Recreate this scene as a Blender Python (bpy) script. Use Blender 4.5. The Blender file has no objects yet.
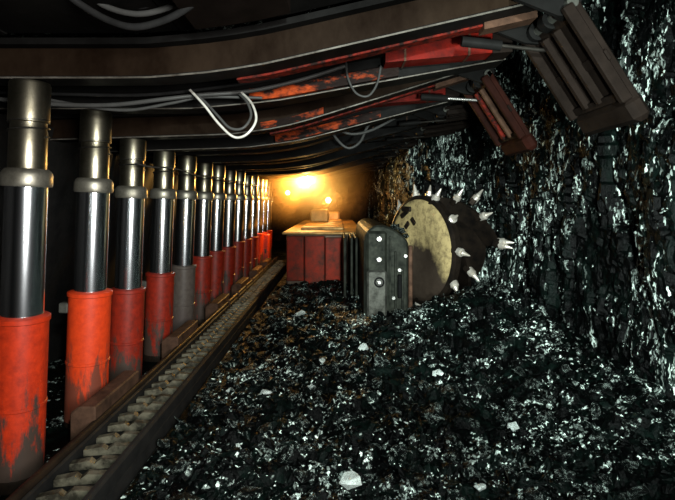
import bpy, bmesh, math, random
from mathutils import Vector, Matrix, noise
random.seed(11)
S = bpy.context.scene
COL = S.collection
PI = math.pi
CAMZ = 1.33            # eye height above the mine floor; heights noted as "rel" are from the eye

# ------------------------------------------------------------------ camera
cam_d = bpy.data.cameras.new('camera'); cam = bpy.data.objects.new('camera', cam_d); COL.objects.link(cam)
cam.location = (0, 0, CAMZ); cam.rotation_euler = (PI/2, 0, 0)
cam_d.sensor_width = 36; cam_d.lens = 36*500/675; cam_d.shift_y = -48/675
cam_d.clip_start = 0.02; cam_d.clip_end = 100
S.camera = cam
# ------------------------------------------------------------------ world, lights, exposure
w = bpy.data.worlds.new('world'); S.world = w; w.use_nodes = True
w.node_tree.nodes['Background'].inputs[0].default_value = (.010, .012, .012, 1)
w.node_tree.nodes['Background'].inputs[1].default_value = 0.25
def area(name, loc, target, size, energy, col, size_y=None):
    d = bpy.data.lights.new(name, 'AREA'); o = bpy.data.objects.new(name, d); COL.objects.link(o)
    d.size = size; d.energy = energy; d.color = col
    if size_y: d.shape = 'RECTANGLE'; d.size_y = size_y
    o.location = loc
    o.rotation_euler = (Vector(target)-Vector(loc)).to_track_quat('-Z', 'Y').to_euler()
    return o
def spot(name, loc, target, energy, col, angle, radius=.06, blend=.6):
    d = bpy.data.lights.new(name, 'SPOT'); o = bpy.data.objects.new(name, d); COL.objects.link(o)
    d.energy = energy; d.color = col; d.spot_size = math.radians(angle); d.spot_blend = blend; d.shadow_soft_size = radius
    o.location = loc; o.rotation_euler = (Vector(target)-Vector(loc)).to_track_quat('-Z', 'Y').to_euler()
    return o
# unseen camera-side light, added as aimed spots and one area light
spot('camera_spot_far', (.35, -.5, 1.85), (1.05, 6, .30), 1350, (.87, 1, .95), 29)
spot('camera_spot_near', (.30, -.3, 1.9), (.75, 3.2, .35), 600, (.87, 1, .95), 88)
spot('camera_spot_face', (.45, -.1, 1.15), (1.95, 4.3, 1.5), 760, (.87, 1, .95), 60)
o = area('camera_area_props', (.95, -.7, 1.5), (-1.5, 3.0, 1.1), 1.0, 44, (1, .98, .93), .9); o.data.spread = math.radians(75)
S.view_settings.view_transform = 'Standard'; S.view_settings.look = 'None'
S.view_settings.gamma = 1; S.view_settings.use_curve_mapping = False
S.view_settings.exposure = -0.12

# ------------------------------------------------------------------ materials
def new_mat(name):
    m = bpy.data.materials.new(name); m.use_nodes = True
    nt = m.node_tree; return m, nt, nt.nodes['Principled BSDF']
def nd(nt, typ, **kw):
    n = nt.nodes.new(typ)
    for k, v in kw.items():
        if hasattr(n, k): setattr(n, k, v)
        else: n.inputs[k.replace('_', ' ')].default_value = v
    return n
def ramp(nt, fac, stops, interp='LINEAR'):
    r = nt.nodes.new('ShaderNodeValToRGB'); r.color_ramp.interpolation = interp
    e = r.color_ramp.elements
    while len(e) < len(stops): e.new(.5)
    for el, (p, c) in zip(e, stops):
        el.position = p; el.color = (c, c, c, 1) if isinstance(c, (int, float)) else (*c, 1)
    nt.links.new(fac, r.inputs[0]); return r.outputs[0]
def mth(nt, op, a, b):
    n = nt.nodes.new('ShaderNodeMath'); n.operation = op
    for i, v in enumerate((a, b)):
        if isinstance(v, (int, float)): n.inputs[i].default_value = v
        else: nt.links.new(v, n.inputs[i])
    return n.outputs[0]
def mixc(nt, fac, a, b):
    n = nt.nodes.new('ShaderNodeMix'); n.data_type = 'RGBA'
    for sock, v in ((n.inputs[0], fac), (n.inputs[6], a), (n.inputs[7], b)):
        if isinstance(v, (int, float)): sock.default_value = v
        elif isinstance(v, tuple): sock.default_value = (*v, 1)
        else: nt.links.new(v, sock)
    return n.outputs[2]
def coords(nt, scale=(1, 1, 1), per_object=False):
    tc = nt.nodes.new('ShaderNodeTexCoord'); mp = nt.nodes.new('ShaderNodeMapping')
    nt.links.new(tc.outputs['Object'], mp.inputs[0]); mp.inputs['Scale'].default_value = scale
    out = mp.outputs[0]
    if per_object:
        oi = nt.nodes.new('ShaderNodeObjectInfo'); sc = nt.nodes.new('ShaderNodeVectorMath'); sc.operation = 'ADD'
        k = mth(nt, 'MULTIPLY', oi.outputs['Random'], 37.0)
        nt.links.new(out, sc.inputs[0]); nt.links.new(k, sc.inputs[1]); out = sc.outputs[0]
    return out
def noi(nt, vec, scale, detail=4, rough=.6, dist=0):
    n = nt.nodes.new('ShaderNodeTexNoise'); nt.links.new(vec, n.inputs['Vector'])
    n.inputs['Scale'].default_value = scale; n.inputs['Detail'].default_value = detail
    n.inputs['Roughness'].default_value = rough; n.inputs['Distortion'].default_value = dist
    return n.outputs[0]
def bump(nt, b, h, strength=.3, dist=.01):
    n = nt.nodes.new('ShaderNodeBump'); n.inputs['Strength'].default_value = strength; n.inputs['Distance'].default_value = dist
    nt.links.new(h, n.inputs['Height']); nt.links.new(n.outputs[0], b.inputs['Normal'])

def coal_mat(name, stretch, t0, patch_t, per_object=False, pale=(.80, .95, .87), speck=66, bmin=.03):
    """black coal; its glints are painted in as pale flecks and larger pale faces"""
    m, nt, b = new_mat(name)
    v = coords(nt, stretch, per_object)
    wob = nt.nodes.new('ShaderNodeVectorMath'); wob.operation = 'ADD'
    nz = nt.nodes.new('ShaderNodeTexNoise'); nt.links.new(v, nz.inputs['Vector']); nz.inputs['Scale'].default_value = speck*.9; nz.inputs['Detail'].default_value = 4
    sc = nt.nodes.new('ShaderNodeVectorMath'); sc.operation = 'SCALE'; sc.inputs['Scale'].default_value = 3.2/speck
    nt.links.new(nz.outputs['Color'], sc.inputs[0]); nt.links.new(v, wob.inputs[0]); nt.links.new(sc.outputs[0], wob.inputs[1])
    def cells(scale):
        n = nt.nodes.new('ShaderNodeTexVoronoi'); nt.links.new(wob.outputs[0], n.inputs['Vector']); n.inputs['Scale'].default_value = scale
        q = nt.nodes.new('ShaderNodeSeparateColor'); nt.links.new(n.outputs['Color'], q.inputs[0]); return q.outputs
    cl = mth(nt, 'SUBTRACT', noi(nt, v, 2.6, 4, .65), .5)
    A = cells(speck); B = cells(speck*.36)
    fine = noi(nt, v, speck, 5, .62, .25)
    specks = ramp(nt, mth(nt, 'ADD', A[0], mth(nt, 'SUBTRACT', mth(nt, 'MULTIPLY', cl, 1.5), .3)), [(t0-.3, 0), (t0-.28, 1)])
    mid = noi(nt, v, speck*.3, 6, .7, .6)
    big = ramp(nt, mth(nt, 'ADD', B[1], mth(nt, 'SUBTRACT', mth(nt, 'MULTIPLY', cl, 1.7), .3)), [(patch_t-.3, 0), (patch_t-.28, 1)])
    big = mth(nt, 'MULTIPLY', big, ramp(nt, noi(nt, v, speck*1.3, 4, .7), [(.46, 0), (.56, 1)]))
    bri = ramp(nt, A[1], [(0, bmin), (.5, .25+bmin*.6), (.9, 1)])
    fac = mth(nt, 'MULTIPLY', mth(nt, 'MAXIMUM', specks, big), bri)
    green = ramp(nt, noi(nt, v, 6.0, 5, .7), [(.48, (.0008, .001, .001)), (.75, (.0035, .009, .007))])
    nt.links.new(mixc(nt, fac, green, pale), b.inputs['Base Color'])  # facet glints are mixed into the base colour
    b.inputs['Roughness'].default_value = .38
    b.inputs['Specular IOR Level'].default_value = .07
    bump(nt, b, mth(nt, 'ADD', fine, mid), .55, .02)
    return m
M = {}
M['coal_face'] = coal_mat('coal_face', (1.0, 1.0, .30), .93, .93)
M['coal_floor'] = coal_mat('coal_floor', (1, 1, 1), .98, 1.04)
M['coal_lump'] = coal_mat('coal_lump', (1, 1, 1), .96, 1.0, True)
M['coal_bright'] = coal_mat('coal_bright', (1, 1, 1), .30, .20, True, (.88, .98, .93), 66, .6)  # bright facets painted over nearly the whole lump

def metal(name, c1, c2, rough=.4, met=1.0, sc=9, t=(.4, .65), stretch=(1, 1, 1), bmp=.15, rvar=.2, per=True):
    m, nt, b = new_mat(name); v = coords(nt, stretch, per)
    n = noi(nt, v, sc, 6, .68)
    f = ramp(nt, n, [(t[0], 0), (t[1], 1)])
    nt.links.new(mixc(nt, f, c1, c2), b.inputs['Base Color'])
    b.inputs['Metallic'].default_value = met
    if met < .6: b.inputs['Specular IOR Level'].default_value = .03 if max(c1) < .1 else .1
    r = mth(nt, 'ADD', mth(nt, 'MULTIPLY', n, rvar*2), rough-rvar)
    nt.links.new(r, b.inputs['Roughness'])
    if bmp: bump(nt, b, noi(nt, v, sc*4, 4, .7), bmp, .005)
    return m
M['chrome'] = metal('chrome', (.86, .90, .94), (.62, .66, .70), .18, 1, 5, (.3, .7), (1, 1, .15), .0, .05)
M['cap_steel'] = metal('cap_steel', (.36, .33, .25), (.17, .155, .11), .33, 1, 12, (.35, .65), bmp=.08, rvar=.1)
M['collar'] = metal('collar', (.36, .34, .28), (.16, .15, .12), .42, .85, 10, bmp=.1)
M['coil'] = metal('coil', (.10, .095, .08), (.03, .03, .028), .4, .9, 20)
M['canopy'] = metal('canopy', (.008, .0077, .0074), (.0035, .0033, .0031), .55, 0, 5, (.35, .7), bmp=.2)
M['beam'] = metal('beam', (.016, .0098, .006), (.006, .003, .0015), .6, 0, 7, (.35, .65), (.6, 1, .35), .2)
M['flange'] = metal('flange', (.034, .031, .027), (.009, .0075, .0065), .45, .5, 8)
M['rust_red'] = metal('rust_red', (.13, .008, .003), (.008, .003, .002), .65, 0, 24, (.40, .60), bmp=.5)
M['lamplit_paint'] = metal('lamplit_paint', (.36, .045, .004), (.006, .002, .001), .6, 0, 11, (.36, .52), (.55, 1, 1), .6)  # rusty red paint with orange lamplight put into the colour
M['sprag'] = metal('sprag', (.0115, .0080, .0064), (.0055, .0038, .003), .6, .1, 6, (.35, .7), bmp=.25)
M['red_panel'] = metal('red_panel', (.125, .0045, .0015), (.03, .002, .001), .5, .1, 8, (.42, .68), bmp=.15)
M['rubber'] = metal('rubber', (.020, .020, .020), (.012, .012, .012), .36, 0, 6, bmp=.05, rvar=.08)
M['rubber_grey'] = metal('rubber_grey', (.06, .06, .058), (.045, .045, .043), .34, .1, 6, bmp=.05, rvar=.08)
M['pale_hose'] = metal('pale_hose', (.66, .64, .58), (.36, .34, .30), .35, .2, 12, bmp=.05)
M['rail'] = metal('rail', (.020, .013, .009), (.008, .006, .005), .5, .3, 7)
M['rust_brown'] = metal('rust_brown', (.085, .046, .030), (.035, .020, .014), .55, .3, 9)
M['bar'] = metal('bar', (.11, .10, .072), (.02, .018, .013), .5, .3, 14, (.4, .62), bmp=.4)
M['dark'] = metal('dark', (.020, .019, .018), (.011, .011, .011), .6, .4, 5)
M['gear'] = metal('gear', (.026, .028, .022), (.008, .009, .0075), .5, .2, 8, bmp=.2)
M['gear_pale'] = metal('gear_pale', (.085, .085, .074), (.028, .028, .024), .45, .4, 10)
M['bolt'] = metal('bolt', (.75, .74, .70), (.5, .5, .47), .28, .9, 20, bmp=0)
M['black'] = metal('black', (.006, .006, .006), (.004, .004, .004), .6, 0, 5)
M['red_body'] = metal('red_body', (.20, .016, .006), (.05, .018, .012), .5, .15, 4, (.40, .62), bmp=.15)
M['grey_body'] = metal('grey_body', (.12, .085, .06), (.055, .042, .034), .5, .3, 5)
M['deck'] = metal('deck', (.50, .30, .11), (.26, .15, .055), .5, .3, 6)
def disc_mat():
    """worn cream paint with a caked brown dust stain spread over one side of the disc"""
    m, nt, b = new_mat('cream'); v = coords(nt)
    n = noi(nt, v, 4, 6, .7); f = noi(nt, v, 14, 5, .7)
    base = mixc(nt, ramp(nt, f, [(.42, 0), (.72, 1)]), (.42, .32, .15), (.09, .065, .035))
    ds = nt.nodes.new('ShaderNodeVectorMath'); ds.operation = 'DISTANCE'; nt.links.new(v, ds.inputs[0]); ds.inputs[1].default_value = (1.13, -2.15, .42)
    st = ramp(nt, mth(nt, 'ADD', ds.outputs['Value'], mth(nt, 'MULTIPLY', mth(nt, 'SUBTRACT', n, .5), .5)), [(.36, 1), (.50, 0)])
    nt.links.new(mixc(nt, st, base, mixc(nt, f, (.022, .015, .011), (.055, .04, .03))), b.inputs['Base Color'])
    b.inputs['Roughness'].default_value = .5; b.inputs['Specular IOR Level'].default_value = .15; bump(nt, b, f, .2, .006)
    return m
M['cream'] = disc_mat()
M['drum_steel'] = metal('drum_steel', (.022, .016, .012), (.007, .006, .0055), .5, .5, 6, bmp=.3)
M['pick'] = metal('pick', (.82, .76, .68), (.55, .48, .40), .35, .6, 14, bmp=.1)
M['sprag_red'] = metal('sprag_red', (.022, .006, .004), (.009, .0035, .0025), .6, 0, 6, (.35, .7), bmp=.25)
M['edge'] = metal('edge', (.12, .11, .095), (.04, .034, .028), .4, .3, 10)
M['rock'] = metal('rock', (.050, .026, .014), (.018, .010, .006), .8, 0, 5, bmp=.6)

def sleeve_mat(name, red, red2, grime):
    """paint scraped down to bare dirty steel, with dimmer light painted in near the foot"""
    m, nt, b = new_mat(name); v = coords(nt, (1, 1, 1), True); vs = coords(nt, (1, 1, .25), True)
    tc = nt.nodes.new('ShaderNodeTexCoord'); sx = nt.nodes.new('ShaderNodeSeparateXYZ'); nt.links.new(tc.outputs['Object'], sx.inputs[0])
    n = noi(nt, vs, 11, 7, .72); fine = noi(nt, v, 26, 5, .7)
    base = mixc(nt, ramp(nt, fine, [(.35, 0), (.65, 1)]), red, red2)
    low = mth(nt, 'MULTIPLY', mth(nt, 'SUBTRACT', .52, sx.outputs[2]), .55)  # darker toward the foot: grime plus painted-in dimmer light
    wear_shade = ramp(nt, mth(nt, 'ADD', n, low), [(.60, 0), (.70, 1)])
    nt.links.new(mixc(nt, wear_shade, base, grime), b.inputs['Base Color'])
    b.inputs['Roughness'].default_value = .45; b.inputs['Specular IOR Level'].default_value = .25
    bump(nt, b, n, .2, .006)
    return m
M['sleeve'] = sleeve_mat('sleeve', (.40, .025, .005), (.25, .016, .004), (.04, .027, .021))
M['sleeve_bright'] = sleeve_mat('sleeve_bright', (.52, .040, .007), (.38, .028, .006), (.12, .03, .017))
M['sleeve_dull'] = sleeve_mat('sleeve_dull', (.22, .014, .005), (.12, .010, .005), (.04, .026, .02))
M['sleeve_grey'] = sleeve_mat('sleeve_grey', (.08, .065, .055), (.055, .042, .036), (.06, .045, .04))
def emit(name, c, s):
    m, nt, b = new_mat(name); b.inputs['Base Color'].default_value = (*c, 1)
    b.inputs['Emission Color'].default_value = (*c, 1); b.inputs['Emission Strength'].default_value = s
    return m
M['lamp_glass'] = emit('lamp_glass', (1, .72, .30), 250)
M['lamp_glass_small'] = emit('lamp_glass_small', (1, .58, .18), 34)

# ------------------------------------------------------------------ mesh helpers
class MB:
    def __init__(s): s.bm = bmesh.new()
    def box(s, lo, hi, bev=0.0, mat=None):
        lo, hi = Vector(lo), Vector(hi)
        r = bmesh.ops.create_cube(s.bm, size=1)
        vs = r['verts']
        for v in vs:
            v.co = Vector([(lo[i]+hi[i])/2 + v.co[i]*(hi[i]-lo[i]) for i in range(3)])
        if bev:
            es = list({e for v in vs for e in v.link_edges})
            r2 = bmesh.ops.bevel(s.bm, geom=es, offset=bev, segments=1, affect='EDGES')
            vs = list({v for f in r2['faces'] for v in f.verts} | {v for v in vs if v.is_valid})
        if mat is not None: bmesh.ops.transform(s.bm, matrix=mat, verts=vs)
        return s
    def lathe(s, prof, n=24, mat=None, caps=True):
        rings = []
        for r, z in prof:
            rings.append([s.bm.verts.new((r*math.cos(2*PI*i/n), r*math.sin(2*PI*i/n), z)) for i in range(n)])
        for a, b in zip(rings, rings[1:]):
            for i in range(n): s.bm.faces.new((a[i], a[(i+1) % n], b[(i+1) % n], b[i]))
        if caps:
            s.bm.faces.new(rings[0][::-1]); s.bm.faces.new(rings[-1])
        if mat is not None: bmesh.ops.transform(s.bm, matrix=mat, verts=[v for r in rings for v in r])
        return s
    def tube(s, pts, r, n=8, smooth=0):
        pts = [Vector(p) for p in pts]
        if smooth: pts = catmull(pts, smooth)
        prev = None; rings = []
        for i, p in enumerate(pts):
            t = (pts[min(i+1, len(pts)-1)]-pts[max(i-1, 0)]).normalized()
            if prev is None:
                u = t.orthogonal().normalized()
            else:
                u = (prev - t*prev.dot(t)).normalized()
            prev = u; q = t.cross(u)
            rings.append([s.bm.verts.new(p+(u*math.cos(2*PI*k/n)+q*math.sin(2*PI*k/n))*r) for k in range(n)])
        for a, b in zip(rings, rings[1:]):
            for k in range(n): s.bm.faces.new((a[k], a[(k+1) % n], b[(k+1) % n], b[k]))
        s.bm.faces.new(rings[0][::-1]); s.bm.faces.new(rings[-1])
        return s
    def strip(s, prof, y0, y1, zlo, zhi):
        """box section that follows a height profile along X: prof = [(x, z)]"""
        q = [[s.bm.verts.new(c) for c in ((x, y0, z+zlo), (x, y1, z+zlo), (x, y1, z+zhi), (x, y0, z+zhi))] for x, z in prof]
        for a, b in zip(q, q[1:]):
            for k in range(4): s.bm.faces.new((a[k], b[k], b[(k+1) % 4], a[(k+1) % 4]))
        s.bm.faces.new(q[0]); s.bm.faces.new(q[-1][::-1])
        return s
    def prism(s, poly, d0, d1, axis=1, bev=0):
        """polygon in the two other axes, extruded along axis"""
        def mk(p, d):
            c = list(p); c.insert(axis, d); return s.bm.verts.new(c)
        a = [mk(p, d0) for p in poly]; b = [mk(p, d1) for p in poly]; n = len(poly)
        fs = [s.bm.faces.new(a), s.bm.faces.new(b[::-1])]
        for k in range(n): fs.append(s.bm.faces.new((a[k], b[k], b[(k+1) % n], a[(k+1) % n])))
        if bev:
            es = list({e for f in fs for e in f.edges})
            bmesh.ops.bevel(s.bm, geom=es, offset=bev, segments=1, affect='EDGES')
        return s
    def mesh(s, name, mat, smooth=None):
        bmesh.ops.recalc_face_normals(s.bm, faces=s.bm.faces)
        me = bpy.data.meshes.new(name); s.bm.to_mesh(me); s.bm.free()
        me.materials.append(M[mat])
        if smooth:
            me.polygons.foreach_set('use_smooth', [True]*len(me.polygons)); me.set_sharp_from_angle(angle=math.radians(smooth))
        return me
    def build(s, name, mat, parent=None, smooth=None, off=(0, 0, 0)):
        if any(off): bmesh.ops.translate(s.bm, vec=-Vector(off), verts=s.bm.verts)
        return link(name, s.mesh(name, mat, smooth), parent)
def catmull(p, k):
    out = []; n = len(p)
    for i in range(n-1):
        a, b, c, d = p[max(i-1, 0)], p[i], p[i+1], p[min(i+2, n-1)]
        for j in range(k):
            t = j/k
            out.append(.5*((2*b)+(c-a)*t+(2*a-5*b+4*c-d)*t*t+(3*b-a-3*c+d)*t**3))
    return out+[p[-1]]
def link(name, me, parent=None, loc=(0, 0, 0), rot=(0, 0, 0), scl=(1, 1, 1)):
    o = bpy.data.objects.new(name, me); COL.objects.link(o)
    o.parent = parent; o.location = loc; o.rotation_euler = rot; o.scale = scl
    return o
def tag(o, label, cat, group=None, kind=None):
    if label: o['label'] = label
    if cat: o['category'] = cat
    if group: o['group'] = group
    if kind: o['kind'] = kind
    return o
def thing(name, label, cat, loc=(0, 0, 0), group=None):
    o = bpy.data.objects.new(name, None); COL.objects.link(o); o.location = loc; o.empty_display_size = .1
    return tag(o, label, cat, group)
ORD = ['first', 'second', 'third', 'fourth', 'fifth', 'sixth', 'seventh', 'eighth', 'ninth', 'tenth', 'eleventh', 'twelfth', 'thirteenth', 'fourteenth']
def px(x, y, d):
    """direction through a pixel, cut at the distance d along the gallery (d is chosen from what the thing touches)"""
    return Vector(((x-337.5)/500*d, d, CAMZ+(202-y)/500*d))
def fbm(x, y, z, o=4):
    return noise.fractal(Vector((x, y, z)), 1.0, 2.0, o)
def sstep(a, b, x):
    t = min(1, max(0, (x-a)/(b-a))); return t*t*(3-2*t)

# ------------------------------------------------------------------ setting: floor, face, roof, walls
def blk(x, y, z, k=0):
    return noise.noise(noise.voronoi(Vector((x, y, z)))[1][0]*3.7+Vector((k, k, k)))
def H(x, y):
    """height of the coal covered floor"""
    if x < -.97: return 0.012*fbm(x*3, y*3, 1, 2)-.01
    e = sstep(-1.02, -.5, x)
    h = .02+.05*e+.16*sstep(.9, 1.85, x)+.10*sstep(3.2, 5.0, y)*sstep(.0, .9, x)*(1-sstep(5.3, 6.8, y))
    h += .24*math.exp(-((x-1.25)/.55)**2-((y-4.75)/.5)**2)
    h += e*(.055*fbm(x*2.2, y*2.2, 3, 3)+.07*blk(x*6, y*6, 2)+.045*blk(x*15, y*15, 5))
    return max(h, .0)
def grid(name, xs, ys, fn, mat, kind='structure', flat=True):
    nx, ny = len(xs), len(ys)
    vs = [fn(u, v) for v in ys for u in xs]
    fs = [(j*nx+i, j*nx+i+1, (j+1)*nx+i+1, (j+1)*nx+i) for j in range(ny-1) for i in range(nx-1)]
    me = bpy.data.meshes.new(name); me.from_pydata(vs, [], fs); me.materials.append(M[mat])
    if not flat: me.polygons.foreach_set('use_smooth', [True]*len(me.polygons))
    o = link(name, me); o['kind'] = kind; return o
def lin(a, b, n): return [a+(b-a)*i/(n-1) for i in range(n)]
def geo(a, b, n): return [a*(b/a)**(i/(n-1)) for i in range(n)]
fl = grid('floor', lin(-2.6, 2.6, 210), [-1.2, -.3]+geo(.7, 18, 230), lambda x, y: (x, y, H(x, y)), 'coal_floor')

# plan line of the coal face: worked-back part beside the camera, rounded step round the drum, uncut coal beyond
FP = [(1.86, -1.2), (1.86, 1), (1.88, 3), (1.90, 5.0), (1.86, 5.75), (1.70, 6.25), (1.45, 6.55), (1.2, 6.7), (1.08, 7.0), (1.06, 8.5), (1.06, 13), (1.06, 18)]
FPc = catmull([Vector((a, b, 0)) for a, b in FP], 40)
L = [0]
for a, b in zip(FPc, FPc[1:]): L.append(L[-1]+(b-a).length)
def face_at(s):
    import bisect
    i = min(max(bisect.bisect(L, s)-1, 0), len(L)-2); t = (s-L[i])/max(L[i+1]-L[i], 1e-9)
    p = FPc[i].lerp(FPc[i+1], t); d = (FPc[i+1]-FPc[i]).normalized()
    return p, Vector((-d.y, d.x, 0))          # inward normal (to the gallery)
def face_pt(s, z):
    p, n = face_at(s)
    q = p+Vector((0, 0, z))
    d = .09*fbm(q.x*1.6, q.y*1.6, z*.9, 4)+.12*blk(q.x*4.5, q.y*4.5, z*1.9)+.06*blk(q.x*11, q.y*11, z*4.5, 3)+.03*fbm(q.x*13, q.y*13, z*6, 3)
    d -= .22*sstep(1.6, 3.1, z)
    return q+n*d
smax = L[-1]
ss = []; s_ = .2
while s_ < smax:
    ss.append(s_); s_ += .022+.008*max(0, s_-5)
wr = grid('wall_right', ss, lin(-.1, 3.4, 150), lambda s, z: tuple(face_pt(s, z)), 'coal_face')
# the strata overhead
def roof_z(x, y): return 2.36+.50*sstep(-.8, .9, x)+.40*sstep(1, 1.9, x)+.10*fbm(x*1.7, y*1.7, 8, 4)+.05*(.5-noise.voronoi(Vector((x*5, y*5, 9)))[0][0])
grid('ceiling', lin(-2.6, 2.4, 90), lin(-1.2, 18, 170), lambda x, y: (x, y, roof_z(x, y)), 'coal_face')
grid('wall_back', lin(-2.6, 2.4, 60), lin(-.1, 3.3, 40), lambda x, z: (x, 17.5-.5*fbm(x*1.3, z*1.3, 4, 4), z), 'rock')
grid('wall_front', lin(-2.6, 2.6, 12), lin(-.1, 3.3, 8), lambda x, z: (x, -1.15+.1*fbm(x, z, 2, 2), z), 'rock')
wl = MB().box((-2.62, -1.2, -.05), (-2.55, 18, 3.3)).build('wall_left', 'dark'); wl['kind'] = 'structure'

# ------------------------------------------------------------------ roof canopies
def zprof(k, x, rear=0):
    """height of the underside of a canopy beam"""
    if k == 0: lo, hi, x0, x1 = .575, .945, -.62, 1.0
    else: lo, hi, x0, x1 = .455+.03*(min(x, -.6)+1.5), .955, -.52, 1.0
    hi -= .075*rear
    z = lo+(hi-lo)*max(0, (x-x0)/(x1-x0))
    z += .022*math.exp(-((x-x0)/.16)**2)
    return CAMZ+z
def xs_prof(k, x0, x1, n=26, rear=0): return [(x, zprof(k, x, rear)) for x in lin(x0, x1, n)]
CY = [2.40, 3.62, 4.93, 6.20, 7.55, 8.85, 10.10, 11.40, 12.75]
RY = [3.06, 4.28, 5.58, 6.88, 8.20, 9.50, 10.75, 12.05, 13.35]
def sprag_frame(k):
    """hinge point and direction of the face sprag in the XZ plane"""
    hx = 1.02
    hz = CAMZ+.87
    a = math.atan2(-.49, .31) if k < 2 else math.radians(8)
    return Vector((hx, 0, hz)), a
for k, (y0, y1) in enumerate(zip(CY, RY)):
    root = thing('roof_support_canopy', {0: 'nearest steel roof canopy, long brown beam with the largest hanging sprag at upper right',
        1: 'second steel roof canopy from the camera, with the smaller reddish hanging sprag'}.get(k, f'{ORD[k]} steel roof canopy from the camera, in shadow above the prop row'), 'roof canopy', (0, y0, 0), 'steel roof canopies')
    off = (0, y0, 0)
    xe = 1.0
    bmt, fmt = ('beam', 'flange') if k < 2 else ('canopy', 'canopy')  # from the third canopy on, blacker steel paints in the shade
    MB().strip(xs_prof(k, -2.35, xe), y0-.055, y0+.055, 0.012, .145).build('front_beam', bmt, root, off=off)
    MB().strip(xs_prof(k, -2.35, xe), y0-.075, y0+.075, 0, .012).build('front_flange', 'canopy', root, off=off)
    if k < 2:  # pale bead painted in as the highlight along the flange edges
        MB().strip(xs_prof(k, -2.35, xe), y0-.079, y0-.0752, -.001, .007).build('flange_highlight', 'edge', root, off=off)
        MB().strip(xs_prof(k, -2.35, xe, 26, 1), y1-.089, y1-.0852, -.023, -.016).build('flange_highlight', 'edge', root, off=off)
    MB().strip(xs_prof(k, -2.35, xe, 26, 1), y1-.055, y1+.055, -.01, .135).build('rear_beam', 'canopy', root, off=off)
    MB().strip(xs_prof(k, -2.35, xe, 26, 1), y1-.085, y1+.085, -.022, -.01).build('rear_flange', 'canopy', root, off=off)
    MB().strip(xs_prof(k, -2.35, xe+.02), y0-.12, y1+.38, .145, .175).build('top_plate', 'canopy', root, off=off)
    if k < 2:
        # worn red strip under the rising part of the front beam, red lips with orange lamplight coloured in
        MB().strip(xs_prof(k, -.5, .72, 14), y0+.078, y0+.16, -.010, .022).build('wear_strip', 'rust_red', root, off=off)
        MB().strip(xs_prof(k, .72, .98, 4), y0+.05, y0+.15, -.035, .0).build('tip_bar', 'rust_brown', root, off=off)
        MB().strip(xs_prof(k, -.52, .36, 12, 1), y1-.115, y1-.056, -.008, .060).build('rear_lip', 'lamplit_paint', root, off=off)
    if k == 1:
        MB().strip(xs_prof(k, -.55, -.10, 8), y0-.068, y0-.056, .014, .062).build('front_lip', 'lamplit_paint', root, off=off)
    # ram housing between the beams, red on the near two, shade-dark beyond
    ym = y0+.50
    zh = lambda x: CAMZ+.845+.09*(x-.27)
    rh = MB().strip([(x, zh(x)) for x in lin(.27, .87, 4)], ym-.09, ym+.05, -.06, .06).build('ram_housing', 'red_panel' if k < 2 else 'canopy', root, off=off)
    for xx in (.38, .74):
        MB().strip([(x, zh(x)) for x in (xx-.006, xx+.006)], ym-.096, ym+.056, -.064, .064).build('band', 'rust_brown', rh, off=off)
    MB().strip([(x, zh(x)) for x in (.87, .98)], ym-.10, ym+.06, -.066, .066).build('ram_head', 'sprag', root, off=off)
    for j in range(3):
        z = zprof(k, .9)
        MB().tube([(.84, ym-.16-.045*j, zprof(k, .84)+.03), (1.03, ym-.16-.045*j, zprof(k, 1.0)+.005)], .014, 8).build('ram_pipe', 'rubber', root, 40, off)
    # sprag
    hp, a = sprag_frame(k)
    ys = y0
    T = Matrix.Translation((hp.x, ys, hp.z)) @ Matrix.Rotation(-a, 4, 'Y')
    W = .235; LN = .59
    sm_ = 'sprag_red' if k == 1 else 'sprag'
    sp = MB().box((-.02, -W, -.012), (LN, W, .030), .008, T).build('sprag', sm_, root, off=off)
    for sgn in (-1, 1):
        MB().box((.0, sgn*W-.018, -.060), (LN-.10, sgn*W+.018, -.010), .006, T).build('side_rib', sm_, sp, off=off)
    MB().box((.06, -.065, -.050), (LN-.13, -.035, -.012), .004, T).build('inner_rib', 'rust_brown' if k == 1 else 'sprag', sp, off=off)
    MB().box((.06, .06, -.050), (LN-.13, .095, -.012), .004, T).build('inner_rib', 'rust_red' if k == 1 else 'sprag', sp, off=off)
    MB().box((LN-.15, -W+.02, -.034), (LN-.11, W-.02, -.012), .004, T).build('cross_bar', 'sprag', sp, off=off)
    MB().box((LN-.11, -W-.012, -.045), (LN+.012, W+.012, .038), .026, T).build('end_lip', sm_, sp, off=off)
    MB().box((.25, -W-.03, -.02), (.30, W+.0, -.004), .004, T).build('cross_bar', 'sprag', sp, off=off)
    for sgn in (-.7, .0, .7):
        Tm = Matrix.Translation((hp.x, ys+sgn*W-.03, hp.z)) @ Matrix.Rotation(-PI/2, 4, 'X')
        MB().lathe([(.02, 0), (.048, .004), (.048, .07), (.02, .074)], 16, Tm).build('hinge_knuckle', 'canopy', root, 40, off)
    Tm = Matrix.Translation((hp.x, ys-W, hp.z)) @ Matrix.Rotation(-PI/2, 4, 'X')
    MB().lathe([(.026, 0), (.026, 2*W)], 14, Tm).build('hinge_pin', 'gear_pale', root, 40, off)
    # sprag jack
    q0 = Vector((.62, ys+.10, zprof(k, .62)-.055)); q1 = hp+Vector((math.cos(a)*.07, ys+.10, math.sin(a)*.07-.055))
    MB().tube([q0, q0.lerp(q1, .45)], .026, 12).build('jack_barrel', 'canopy', root, 40, off)
    MB().tube([q0.lerp(q1, .45), q1], .010, 10).build('jack_rod', 'bolt' if k == 1 else 'flange', root, 40, off)
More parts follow.
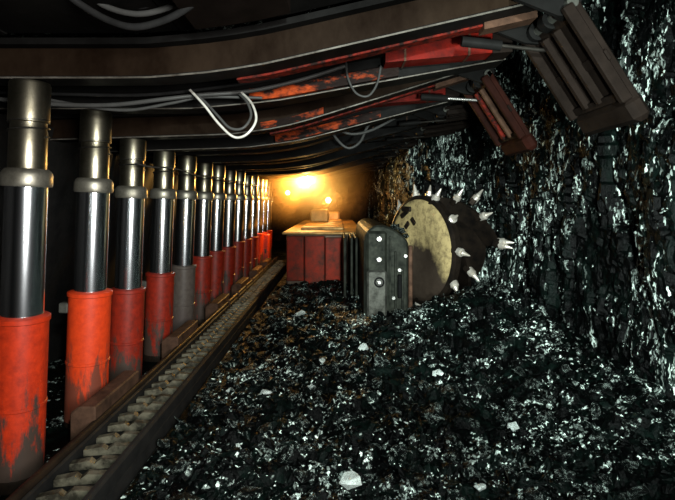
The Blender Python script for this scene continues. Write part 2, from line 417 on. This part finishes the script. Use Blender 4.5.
    # end arm holding the hinge, wide side plates
    for sgn in (-1, 1):
        yy = ys+sgn*.19
        MB().prism([(.78, zprof(k, .78)+.0), (.78, zprof(k, .78)+.13), (1.02, zprof(k, 1)+.11), (1.075, hp.z+.02), (1.05, hp.z-.055), (.97, hp.z-.05)], yy-.012, yy+.012).build('hinge_cheek', 'canopy', root, off=off)

# roof plate in front of the first canopy, over the camera
rp = thing('roof_plate', 'dark steel roof plate overhead at the top of the picture', 'roof plate', (0, 1.0, 0))
for i, (xa, xb) in enumerate(((-2.35, -1.5), (-1.49, -.72), (-.71, .1), (.11, .62), (.63, 1.0))):
    MB().strip([(x, zprof(0, x)) for x in lin(xa, xb, 8)], .75, 2.27, .185+.006*(i % 2), .215).build('plate', 'canopy', rp, off=(0, 1.0, 0))
MB().strip([(x, zprof(0, x)) for x in lin(-.60, -.20, 4)], 1.72, 2.12, .130, .184).build('lug_block', 'sprag', rp, off=(0, 1.0, 0))

# ------------------------------------------------------------------ hydraulic props
PD = [2.40, 3.06, 3.62, 4.28, 4.93, 5.58, 6.20, 6.88, 7.55, 8.20, 8.85, 9.50, 10.10, 10.75]
RT = [.79, .79, .71, .73, .71, .73, .73, .72, .74, .73, .72, .74, .73, .73]     # top of the painted sleeve
XB, XT = -1.540, -1.478
PL = ['nearest hydraulic prop at left edge, wide chrome piston over red sleeve grimy at its foot',
      'second hydraulic prop from the camera, with the brightest orange-red sleeve',
      'third hydraulic prop from the camera, dull red sleeve behind the bright orange one',
      'fourth hydraulic prop from the camera, dull dark red sleeve beside the grey-sleeved one',
      'fifth hydraulic prop from the camera, the one with a grey sleeve']
tilt = math.atan2(XT-XB, 1.8)
for i, y in enumerate(PD):
    k, rear = i//2, i % 2
    top = zprof(k, XT, rear)-(.022 if rear else 0)-.001
    top = top/math.cos(tilt)
    lab = PL[i] if i < 5 else (f'{ORD[i]} hydraulic prop from the camera, chrome piston over dark red sleeve' if i < 9 else f'{ORD[i]} hydraulic prop from the camera, lit yellow by the lamp')
    root = thing('hydraulic_prop', lab, 'prop', (XB, y, 0), 'row of hydraulic props')
    root.rotation_euler = (0, tilt, (i*1.3) % .5)
    root.rotation_euler = (0, tilt, 0)
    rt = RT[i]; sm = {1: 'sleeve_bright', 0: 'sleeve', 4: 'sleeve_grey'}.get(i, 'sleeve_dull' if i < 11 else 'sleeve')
    R = .114 if i != 1 else .120
    cz = 1.405+(.0 if i == 0 else -.015 if i == 1 else -.045)
    MB().lathe([(.119, -.01), (.119, .03), (.115, .045)], 28).build('foot', 'rail', root, 40)
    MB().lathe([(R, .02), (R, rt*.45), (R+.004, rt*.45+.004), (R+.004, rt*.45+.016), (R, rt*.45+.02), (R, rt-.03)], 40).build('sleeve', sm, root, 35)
    MB().lathe([(R, rt-.03), (R+.007, rt-.026), (R+.007, rt-.006), (R-.004, rt), (.095, rt+.004)], 40).build('sleeve_rim', sm, root, 35)
    MB().lathe([(.091, rt-.01), (.091, cz)], 48).build('piston', 'chrome', root, 35)
    MB().lathe([(.095, cz-.002), (.107, cz), (.111, cz+.010), (.110, cz+.058), (.102, cz+.075), (.09, cz+.085)], 40).build('collar', 'collar', root, 35)
    cw = cz+.075; mid = cw+(top-cw)*.47
    cap = MB().lathe([(.080, cw), (.082, cw+.01), (.082, mid-.012), (.078, mid), (.078, mid+.03), (.089, mid+.034), (.089, top-.012), (.084, top)], 40).build('cap', 'cap_steel', root, 35)
    hel = [(.087*math.cos(t), .087*math.sin(t), mid-.035+.0065*t) for t in lin(0, 2*PI*2.3, 44)]
    MB().tube(hel, .0045, 5).build('coil', 'coil', root, 60)
    if i in (1, 3, 6):
        MB().box((-R-.035, -.07, rt-.13), (-R+.02, -.02, rt-.07), .006).build('valve', 'gear_pale', root)

# ------------------------------------------------------------------ conveyor beside the props
cv = thing('chain_conveyor', 'long steel conveyor trough with cross bars running along the prop row', 'conveyor', (-1.1, 1.2, 0))
co = (-1.1, 1.2, 0)
YE = 10.6
MB().box((-1.30, 1.2, -.01), (-.98, YE, .075)).build('trough_bed', 'dark', cv, off=co)
lr = MB().box((-1.285, 1.2, .06), (-1.245, YE, .150), .010).build('side_rail', 'dark', cv, off=co)
MB().tube([(-1.270, 1.2, .165), (-1.270, YE, .165)], .022, 10).build('rail_tube', 'rail', cv, 40, co)
rr = MB().box((-1.025, 1.2, .0), (-.985, YE, .150), .012).build('side_rail', 'dark', cv, off=co)
bm_ = MB()
prof = [(-.105, .0), (-.105, .030), (-.02, .040), (.0, .022), (.03, .044), (.105, .034), (.105, .0)]
bm_.prism(prof, -.021, .021, 1)
barme = bm_.mesh('cross_bar', 'bar')
yy = 1.32; n = 0
while yy < YE-.1:
    link('cross_bar', barme, cv, (-1.137-co[0], yy-co[1], .085+.006*random.random()), (random.uniform(-.10, .02), random.uniform(-.03, .03), .17+random.uniform(-.04, .04)))
    yy += .128; n += 1
# long joints on the outer rail and the brackets that tie the conveyor to the supports
for i, y in enumerate((2.62, 3.98, 5.3, 6.6, 7.9, 9.03)):
    MB().prism([(-1.405, .06), (-1.405, .22), (-1.36, .255), (-1.27, .255), (-1.27, .06)], y, y+.58, 1, .008).build('relay_bracket', 'rust_brown', cv, off=co)
for i in range(9):
    y = 5.75+i*.55
    MB().box((-1.30, y, .13), (-1.24, y+.05, .196), .006).build('rail_clamp', 'rust_brown', cv, off=co)

# dark plates behind the props (rear shields of the supports)
for k in range(7):
    y = 2.05+1.28*k
    MB().prism([(-2.45, -.02), (-2.40, -.02), (-2.02, 1.86), (-2.07, 1.86)], y, y+1.22).build('shield_plate', 'dark', wl)
# ------------------------------------------------------------------ red valve chest at the far end of the prop row
vc = thing('valve_chest', 'small bright red box at the far end of the prop row', 'valve box', (-1.47, 9.8, 0))
MB().box((-.13, -.12, 0), (.14, .12, .70), .015).build('body', 'sleeve_bright', vc)
MB().box((-.11, -.13, .12), (.12, -.118, .62), .004).build('door', 'sleeve_bright', vc)
MB().box((.06, -.145, .34), (.09, -.128, .42), .003).build('handle', 'gear_pale', vc)

# ------------------------------------------------------------------ shearer
SH = (-.2, 7.8, 0)
sh = thing('coal_shearer', 'red coal cutting machine with grey gearbox and toothed drum ahead of the lamps', 'mining machine', SH)
bx0, bx1, by0, by1, bt = -.80, .46, 7.80, 13.2, .885
MB().box((bx0, by0, .02), (bx1, by1, bt-.06), .02).build('body', 'grey_body', sh, off=SH)
for xa, xb, za, zb, m in ((-.79, -.52, .10, .80, 'red_body'), (-.51, -.20, .06, .80, 'red_body'), (-.19, .13, .08, .78, 'red_body'), (.145, .25, .05, .83, 'grey_body'), (.27, .45, .05, .80, 'gear')):
    MB().box((xa, by0-.03, za), (xb, by0+.01, zb), .012).build('front_panel', m, sh, off=SH)
for xx in (-.515, -.195, .137):
    MB().box((xx-.006, by0-.012, .08), (xx+.006, by0-.004, .8)).build('panel_joint', 'black', sh, off=SH)
MB().box((bx0-.06, by0-.05, bt-.06), (bx1-.06, by1, bt-.025), .01).build('top_cover', 'deck', sh, off=SH)
for i in range(5):
    y = 8.4+i*.9
    MB().box((-.62, y, bt-.025), (.10, y+.62, bt+.02), .01).build('cover_plate', 'deck', sh, off=SH)
MB().box((-.60, 11.0, bt), (-.20, 11.7, bt+.27), .03).build('control_box', 'deck', sh, off=SH)
MB().box((-.42, 12.2, bt), (.05, 12.9, bt+.20), .03).build('motor_cover', 'deck', sh, off=SH)
# gearbox / ranging arm, reaching forward to the drum hub
GY = 5.40
poly = [(.285, .02), (.285, .93), (.32, 1.02), (.40, 1.075), (.50, 1.08), (.60, 1.04), (.70, .97), (.765, .90), (.765, .02)]
gb = MB().prism(poly, GY, 7.84, 1, .02).build('gearbox', 'gear', sh, off=SH)
MB().box((.305, GY-.045, .03), (.535, GY+.01, 1.02), .03).build('cover_strip', 'gear', gb, off=SH)
MB().box((.315, GY-.075, .05), (.525, GY-.03, .60), .02).build('cover_pad', 'gear_pale', gb, off=SH)
for z in (.935, .715):
    Tm = Matrix.Translation((.445, GY-.04, z)) @ Matrix.Rotation(PI/2, 4, 'X')
    MB().lathe([(.034, 0), (.034, .02), (.022, .03)], 8, Tm).build('bolt', 'bolt', gb, off=SH)
Tm = Matrix.Translation((.445, GY-.07, .475)) @ Matrix.Rotation(PI/2, 4, 'X')
MB().lathe([(.056, 0), (.056, .012), (.038, .012), (.038, .002)], 20, Tm).build('port_ring', 'black', gb, 40, SH)
MB().lathe([(.033, 0), (.033, .02), (.018, .03)], 8, Tm).build('bolt', 'bolt', gb, off=SH)
for xx, zt in ((.565, .96), (.625, .80), (.70, .62)):
    MB().box((xx-.012, GY-.03, .06), (xx+.012, GY+.01, zt), .005).build('rib', 'gear', gb, off=SH)
MB().box((.645, GY-.06, .30), (.69, GY+.01, .55), .01).build('nozzle_block', 'black', gb, off=SH)
for xx, z in ((.665, .60), (.60, .30), (.73, .75)):
    Tm = Matrix.Translation((xx, GY, z)) @ Matrix.Rotation(PI/2, 4, 'X')
    MB().lathe([(.018, 0), (.018, .05)], 8, Tm).build('bolt', 'bolt', gb, off=SH)
for xx in (.08, .17, .235):
    MB().box((xx, 6.6, .03), (xx+.035, 7.79, .86), .008).build('frame_post', 'gear', sh, off=SH)
MB().box((.765, GY-.02, .02), (.81, GY+.03, .86), .008).build('arm_edge_plate', 'rust_brown', sh, off=SH)

# drum: the axis is turned 28 degrees so the end disc looks back at the camera
DC = Vector((.945, 5.72, .785)); DR = .61
yaw = math.radians(28)
dx = Vector((math.cos(yaw), math.sin(yaw), 0))
Trot = Matrix.Translation(DC) @ Matrix.Rotation(yaw, 4, 'Z') @ Matrix.Rotation(PI/2, 4, 'Y')   # lathe z -> drum axis
dr = MB().lathe([(.40, .02), (.40, .62), (.34, .66)], 36, Trot).build('cutting_drum', 'drum_steel', sh, 40, SH)
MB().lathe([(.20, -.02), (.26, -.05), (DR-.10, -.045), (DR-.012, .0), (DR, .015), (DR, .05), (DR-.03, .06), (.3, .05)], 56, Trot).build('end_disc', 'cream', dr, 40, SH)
for a, rr_, hw in ((2.75, .50, .085), (2.62, .47, .08), (2.95, .33, .05), (2.55, .33, .05), (.6, .42, .06)):
    Tm = Trot @ Matrix.Rotation(a, 4, 'Z') @ Matrix.Translation((rr_, 0, -.065)) @ Matrix.Rotation(a*3, 4, 'Z')
    MB().box((-hw, -.03, 0), (hw, .03, .04), .01, Tm).build('water_block', 'drum_steel', dr, off=SH)
MB().lathe([(DR-.034, -.025), (DR-.03, -.034), (DR+.012, -.010), (DR+.014, .055), (DR-.02, .062)], 56, Trot, False).build('rim_ring', 'drum_steel', dr, 40, SH)
def vane(a0, turn):
    b = MB(); n = 30; rows = []
    for i in range(n+1):
        t = i/n; a = a0+turn*t; z = .06+.54*t
        rows.append([b.bm.verts.new(Trot @ Vector((r*math.cos(a), r*math.sin(a), z+dz))) for r, dz in ((.39, 0), (DR-.01, 0), (DR-.01, .05), (.39, .05))])
    for p, q in zip(rows, rows[1:]):
        for k in range(4): b.bm.faces.new((p[k], q[k], q[(k+1) % 4], p[(k+1) % 4]))
    b.bm.faces.new(rows[0]); b.bm.faces.new(rows[-1][::-1])
    return b
VA = [(0.3, 2.2), (0.3+2*PI/3, 2.2), (0.3+4*PI/3, 2.2)]
for a0, tr in VA: vane(a0, tr).build('vane', 'drum_steel', dr, 40, SH)
pk = MB().lathe([(.034, -.05), (.040, -.03), (.040, .025), (.026, .032), (.026, .05), (.021, .056), (.008, .115), (.001, .125)], 10)
pkme = pk.mesh('pick', 'pick', 35)
hold = MB().box((-.045, -.035, -.09), (.045, .035, -.01), .01).mesh('pick_holder', 'drum_steel')
def put_pick(a, z, lean=.45, axl=0.0, s=1.0):
    u = Vector((math.cos(a), math.sin(a), 0)); t = Vector((-math.sin(a), math.cos(a), 0))
    d = (u+t*lean+Vector((0, 0, axl))).normalized()
    zax = (Trot.to_3x3() @ d).normalized()
    pos = Trot @ (u*(DR+.015)+Vector((0, 0, z)))-Vector(SH)
    q = zax.to_track_quat('Z', 'Y').to_euler()
    link('pick', pkme, dr, pos, q, (s, s, s)); link('pick_holder', hold, dr, pos, q)
for j in range(11): put_pick(j*2*PI/11+.10, .03, .25, -.25 if j % 2 else .1, 1.15)
for a0, tr in VA:
    for i in range(1, 5):
        t = i/4; put_pick(a0+tr*t, .085+.54*t, .35, .25*(i == 4)+.1, 1.1)
for j in range(6): put_pick(j*2*PI/6+.35, .64, .2, .45, 1.1)

# ------------------------------------------------------------------ lamps in the gallery
def lamp(name, label, loc, r, energy, col, mat, up, beam=0):
    root = thing(name, label, 'lamp', loc)
    T = Matrix.Rotation(PI/2, 4, 'X')
    MB().lathe([(r*.5, -.14), (r*1.1, -.10), (r*1.25, -.02), (r*1.25, .0)], 20, T).build('housing', 'dark', root, 40)
    MB().lathe([(r*1.25, -.01), (r*1.3, .0), (r*1.3, .02), (r*1.08, .024)], 20, T, False).build('bezel', 'gear_pale', root, 40)
    MB().lathe([(r*1.1, .004), (r*.95, .03), (r*.6, .05), (r*.1, .06)], 20, T).build('lens', mat, root, 40)
    MB().box((-.012, .06, min(0, up)), (.012, .24 if up > 0 else .085, max(0, up)), .002).build('bracket', 'dark', root)
    d = bpy.data.lights.new('lamp_light', 'POINT'); d.energy = energy; d.color = col; d.shadow_soft_size = .07
    o = bpy.data.objects.new('lamp_light', d); COL.objects.link(o); o.parent = root; o.location = (0, -.16, 0)
    if beam:
        d = bpy.data.lights.new('lamp_beam', 'SPOT'); d.energy = beam; d.color = col; d.shadow_soft_size = .06; d.spot_size = math.radians(125); d.spot_blend = .5
        o = bpy.data.objects.new('lamp_beam', d); COL.objects.link(o); o.parent = root; o.location = (0, -.10, 0)
        o.rotation_euler = Vector((-1.0, -.55, -.12)).to_track_quat('-Z', 'Y').to_euler()
    return root
lz = CAMZ+.432
lamp('mine_lamp', 'blazing yellow-white lamp under the roof above the red machine', (-.585, 9.86, lz), .085, 130, (1, .40, .07), 'lamp_glass', zprof(6, -.585)-lz+.004, 800)
lamp('mine_lamp', 'smaller orange lamp low to the right of the blazing lamp', (-.22, 12.0, 1.37), .06, 40, (1, .42, .10), 'lamp_glass_small', -.465)
lamp('mine_lamp', 'faint small lamp beside the far props, left of the blazing lamp', (-1.24, 12.5, 1.56), .05, 14, (1, .45, .10), 'lamp_glass_small', zprof(8, -1.24)-1.556)

# ------------------------------------------------------------------ hoses
def hose(pts, r, mat, label, d=None, group='hydraulic hoses under the roof'):
    o = MB().tube([px(*p) for p in pts], r, 8, 8).build('hydraulic_hose', mat, None, 60)
    return tag(o, label, 'hose', group)
hose([(56, -14, 1.85), (80, 4, 1.9), (108, 20, 1.92), (135, 27, 1.92), (165, 20, 1.92), (190, 6, 1.9), (212, -14, 1.86)], .014, 'rubber', 'thick black hose loop with bright highlight at the top left, lowest of three')
hose([(80, -14, 1.9), (105, 6, 1.95), (140, 14, 1.96), (176, 4, 1.95), (196, -14, 1.9)], .012, 'rubber_grey', 'grey hose loop just above the lowest loop at top left')
hose([(96, -14, 1.95), (118, 2, 2.0), (146, 6, 2.0), (172, -12, 1.97)], .010, 'rubber', 'short black hose loop touching the upper picture edge at left')
hose([(-10, 98, 2.62), (50, 104, 2.66), (110, 105, 2.7), (165, 99, 2.75), (200, 95, 2.8), (250, 91, 2.86), (300, 80, 2.9), (345, 66, 2.92)], .012, 'rubber_grey', 'long thin grey hose running under the nearest canopy from the first prop')
hose([(45, 99, 2.72), (90, 107, 2.74), (130, 110, 2.76), (172, 103, 2.8), (205, 97, 2.84), (262, 98, 2.9)], .009, 'rubber_grey', 'sagging thin hose just below the long grey hose')
hose([(-10, 92, 2.8), (60, 94, 2.8), (140, 95, 2.82), (205, 89, 2.85), (280, 78, 2.9)], .010, 'rubber', 'straight black hose above the long grey hose')
hose([(192, 92, 2.78), (205, 102, 2.74), (218, 116, 2.72), (230, 128, 2.72), (243, 128, 2.72), (251, 116, 2.74), (247, 102, 2.78), (238, 93, 2.85)], .0075, 'rubber_grey', 'inner grey hose loop hanging in the middle of the roof')
hose([(190, 90, 2.74), (204, 105, 2.70), (219, 124, 2.68), (234, 137, 2.68), (247, 134, 2.68), (256, 120, 2.7), (252, 104, 2.76), (241, 92, 2.85)], .007, 'pale_hose', 'brightest pale hose loop hanging in the middle of the roof')
hose([(346, 62, 2.95), (348, 78, 2.93), (356, 93, 2.92), (368, 96, 2.92), (377, 84, 2.93), (381, 66, 2.95)], .0065, 'rubber_grey', 'small hose loop hanging left of the red ram housing')
hose([(322, 118, 4.5), (335, 128, 4.48), (352, 134, 4.48), (372, 130, 4.5), (395, 118, 4.55)], .012, 'rubber_grey', 'wide shallow hose loop under the second canopy')
hose([(326, 120, 4.55), (336, 138, 4.5), (348, 148, 4.5), (360, 142, 4.5), (368, 126, 4.52), (382, 110, 4.6)], .012, 'rubber_grey', 'deep hose loop below the wide shallow one')
tag(MB().tube([(-1.375, y, 1.60+.012*math.sin(y*4.8)) for y in lin(3.4, 9.6, 60)], .006, 6).build('signal_wire', 'rubber_grey', None, 60), 'thin wire strung along the caps of the props', 'wire')

# ------------------------------------------------------------------ loose coal
def lump_mesh(seed, mat, flat=.7, n=16):
    r = random.Random(seed); bm = bmesh.new()
    for _ in range(n):
        v = Vector((r.gauss(0, 1), r.gauss(0, 1), r.gauss(0, 1))).normalized()*r.uniform(.75, 1)
        v.z *= flat; v.x *= r.uniform(.9, 1.15); bm.verts.new(v)
    g = bmesh.ops.convex_hull(bm, input=bm.verts)
    bmesh.ops.delete(bm, geom=[e for e in g['geom_interior'] if isinstance(e, bmesh.types.BMVert)], context='VERTS')
    bmesh.ops.dissolve_limit(bm, angle_limit=.18, verts=bm.verts, edges=bm.edges)
    me = bpy.data.meshes.new('coal_lump'); bm.to_mesh(me); bm.free(); me.materials.append(M[mat]); return me
LM = [lump_mesh(i, 'coal_lump', random.uniform(.5, .8)) for i in range(14)]
LB = [lump_mesh(50+i, 'coal_bright', .55) for i in range(4)]
def blocked(x, y): return (x < -.94 or x > 1.80 or (y > 7.65 and x < .55) or (y > 6.1 and .25 < x) or (x > .45 and 4.95 < y))
# the pale lumps that stand out one by one in the photograph
PLACED = []
BR = [(300, 318, 13, 'pale lump lying in front of the red machine'), (437, 372, 13, 'pale lump in mid heap below the cutting drum'), (364, 347, 12, 'pale lump below the grey gearbox'),
      (350, 484, 26, 'largest pale white lump at the bottom of the picture'), (266, 392, 13, 'pale lump in the middle left of the heap'), (236, 443, 14, 'pale lump left of centre near the bottom'),
      (231, 385, 10, 'small pale lump near the conveyor side of the heap'), (312, 381, 10, 'small pale lump left of the heap middle'), (322, 362, 8, 'tiny pale lump under the red machine'),
      (404, 421, 14, 'pale lump right of centre in the lower heap'), (513, 427, 13, 'pale lump in the lower right heap'), (480, 485, 14, 'pale lump near the bottom right of the middle')]
for i, (x, y, s, lab) in enumerate(BR):
    d = 500*(CAMZ-.10)/(y-202); p = px(x, y, d)
    r = s*.5*d/500
    z = H(p.x, p.y)+r*.6; PLACED.append((p.x, p.y, r*1.2))
    o = link('coal_lump', LB[i % 4], None, (p.x, p.y, z), (random.uniform(-.4, .4), random.uniform(-.4, .4), random.uniform(0, 6)), (r, r*1.15, r*1.25))
    tag(o, lab, 'coal lump', 'pale coal lumps')
for i, (x, y, z, r) in enumerate(((.62, 5.52, 1.055, .055), (.70, 5.50, 1.0, .060), (.755, 5.56, .955, .05), (.66, 5.64, 1.045, .06), (.735, 5.72, .98, .06))):
    o = link('coal_lump', LM[i], None, (x, y, z+.01), (.3*i, .2*i, i), (r, r, r))
    tag(o, 'dark coal lump caught on the sloping shoulder of the grey gearbox', 'coal lump', 'coal lumps on the gearbox')
n = 0
while n < 240:
    y = 1/random.uniform(1/8.5, 1/2.0); x = random.uniform(-.93, 1.8)
    if blocked(x, y): continue
    if abs(x) > .72*y: continue
    r = random.uniform(.022, .055)*(1+.12*y) if random.random() < .8 else random.uniform(.06, .10)
    if any((x-q[0])**2+(y-q[1])**2 < (1.45*(r+q[2]))**2 for q in PLACED): continue
    if (y+1.5*r > 5.25 and x+1.5*r > .22) or y+1.5*r > 7.6 and x < .5: continue
    PLACED.append((x, y, r))
    o = link('coal_lump', LM[n % 14], None, (x, y, H(x, y)+r*.25), (random.uniform(-.7, .7), random.uniform(-.7, .7), random.uniform(0, 6.28)), (r*random.uniform(.8, 1.4), r, r*random.uniform(.7, 1.1)))
    side = 'beside the conveyor' if x < -.25*y/3 else ('below the coal face' if x > .9 else 'in the middle of the gallery floor')
    dist = 'nearest the camera' if y < 3 else ('halfway to the cutting machine' if y < 4.8 else 'close to the cutting machine')
    tag(o, f'angular black coal lump {side}, {dist}', 'coal lump', f'black coal lumps {side}, {dist}'); n += 1
# small fragments: nobody could count them
def scatter(name, mat, count, place, label, cat, parent=None):
    V, F = [], []
    src = []
    for i in range(8):
        me = lump_mesh(200+i, mat, .5, 9); src.append(([v.co.copy() for v in me.vertices], [tuple(p.vertices) for p in me.polygons])); bpy.data.meshes.remove(me)
    for i in range(count):
        Mx = place()
        if Mx is None: continue
        vs, fs = src[i % 8]; b = len(V)
        V.extend(tuple(Mx @ v) for v in vs); F.extend(tuple(b+q for q in f) for f in fs)
    me = bpy.data.meshes.new(name); me.from_pydata(V, [], F); me.materials.append(M[mat])
    o = link(name, me, parent); o['kind'] = 'stuff'
    if label: o['label'] = label
    if cat: o['category'] = cat
    return o
from mathutils import Euler
def frag():
    y = 1/random.uniform(1/9.0, 1/1.9); x = random.uniform(-.96, 1.84)
    if blocked(x, y) or abs(x) > .75*y: return None
    r = random.choice((.009, .012, .016, .022, .030))*(.6+.12*y)
    return Matrix.Translation((x, y, H(x, y)+r*.25)) @ Euler((random.uniform(-1, 1), random.uniform(-1, 1), random.uniform(0, 6.28))).to_matrix().to_4x4() @ Matrix.Diagonal((r*random.uniform(.8, 1.8), r, r*random.uniform(.5, 1), 1))
scatter('coal_fragments', 'coal_lump', 9000, frag, None, None, fl)
def flake():
    s = random.uniform(2.5, 7.5); z = random.uniform(.1, 3.0)
    p, nrm = face_at(s)
    if p.y < 2.2: return None
    q = face_pt(s, z)
    r = random.choice((.010, .016, .024, .036))
    rot = nrm.to_track_quat('X', 'Z').to_matrix().to_4x4()
    return Matrix.Translation(q+nrm*.004) @ rot @ Euler((random.uniform(-.5, .5), random.uniform(-.5, .5), random.uniform(-.5, .5))).to_matrix().to_4x4() @ Matrix.Diagonal((r*.4, r*.8, r*random.uniform(1.4, 3.2), 1))
scatter('coal_flakes', 'coal_lump', 3200, flake, None, None, wr)

# ------------------------------------------------------------------ dust haze round the lamps
m, nt, b = new_mat('dust'); nt.nodes.remove(b)
vsn = nt.nodes.new('ShaderNodeVolumeScatter'); vsn.inputs['Color'].default_value = (1, .62, .28, 1)
tcv = nt.nodes.new('ShaderNodeTexCoord'); ln = nt.nodes.new('ShaderNodeVectorMath'); ln.operation = 'LENGTH'
nt.links.new(tcv.outputs['Object'], ln.inputs[0])
inv = mth(nt, 'MAXIMUM', mth(nt, 'SUBTRACT', 1.0, ln.outputs['Value']), 0.0)
nt.links.new(mth(nt, 'MULTIPLY', mth(nt, 'POWER', inv, 2.2), 1.8), vsn.inputs['Density'])
vsn.inputs['Density'].default_value = .55; vsn.inputs['Anisotropy'].default_value = .75
nt.links.new(vsn.outputs[0], nt.nodes['Material Output'].inputs['Volume']); M['dust'] = m
hzb = MB(); bmesh.ops.create_icosphere(hzb.bm, subdivisions=4, radius=1)
hz = hzb.build('dust_haze', 'dust'); hz.location = (-.52, 10.2, 1.70); hz.scale = (1.5, 2.4, 1.15)
tag(hz, 'dusty air glowing orange round the far lamps', 'haze', kind='stuff')
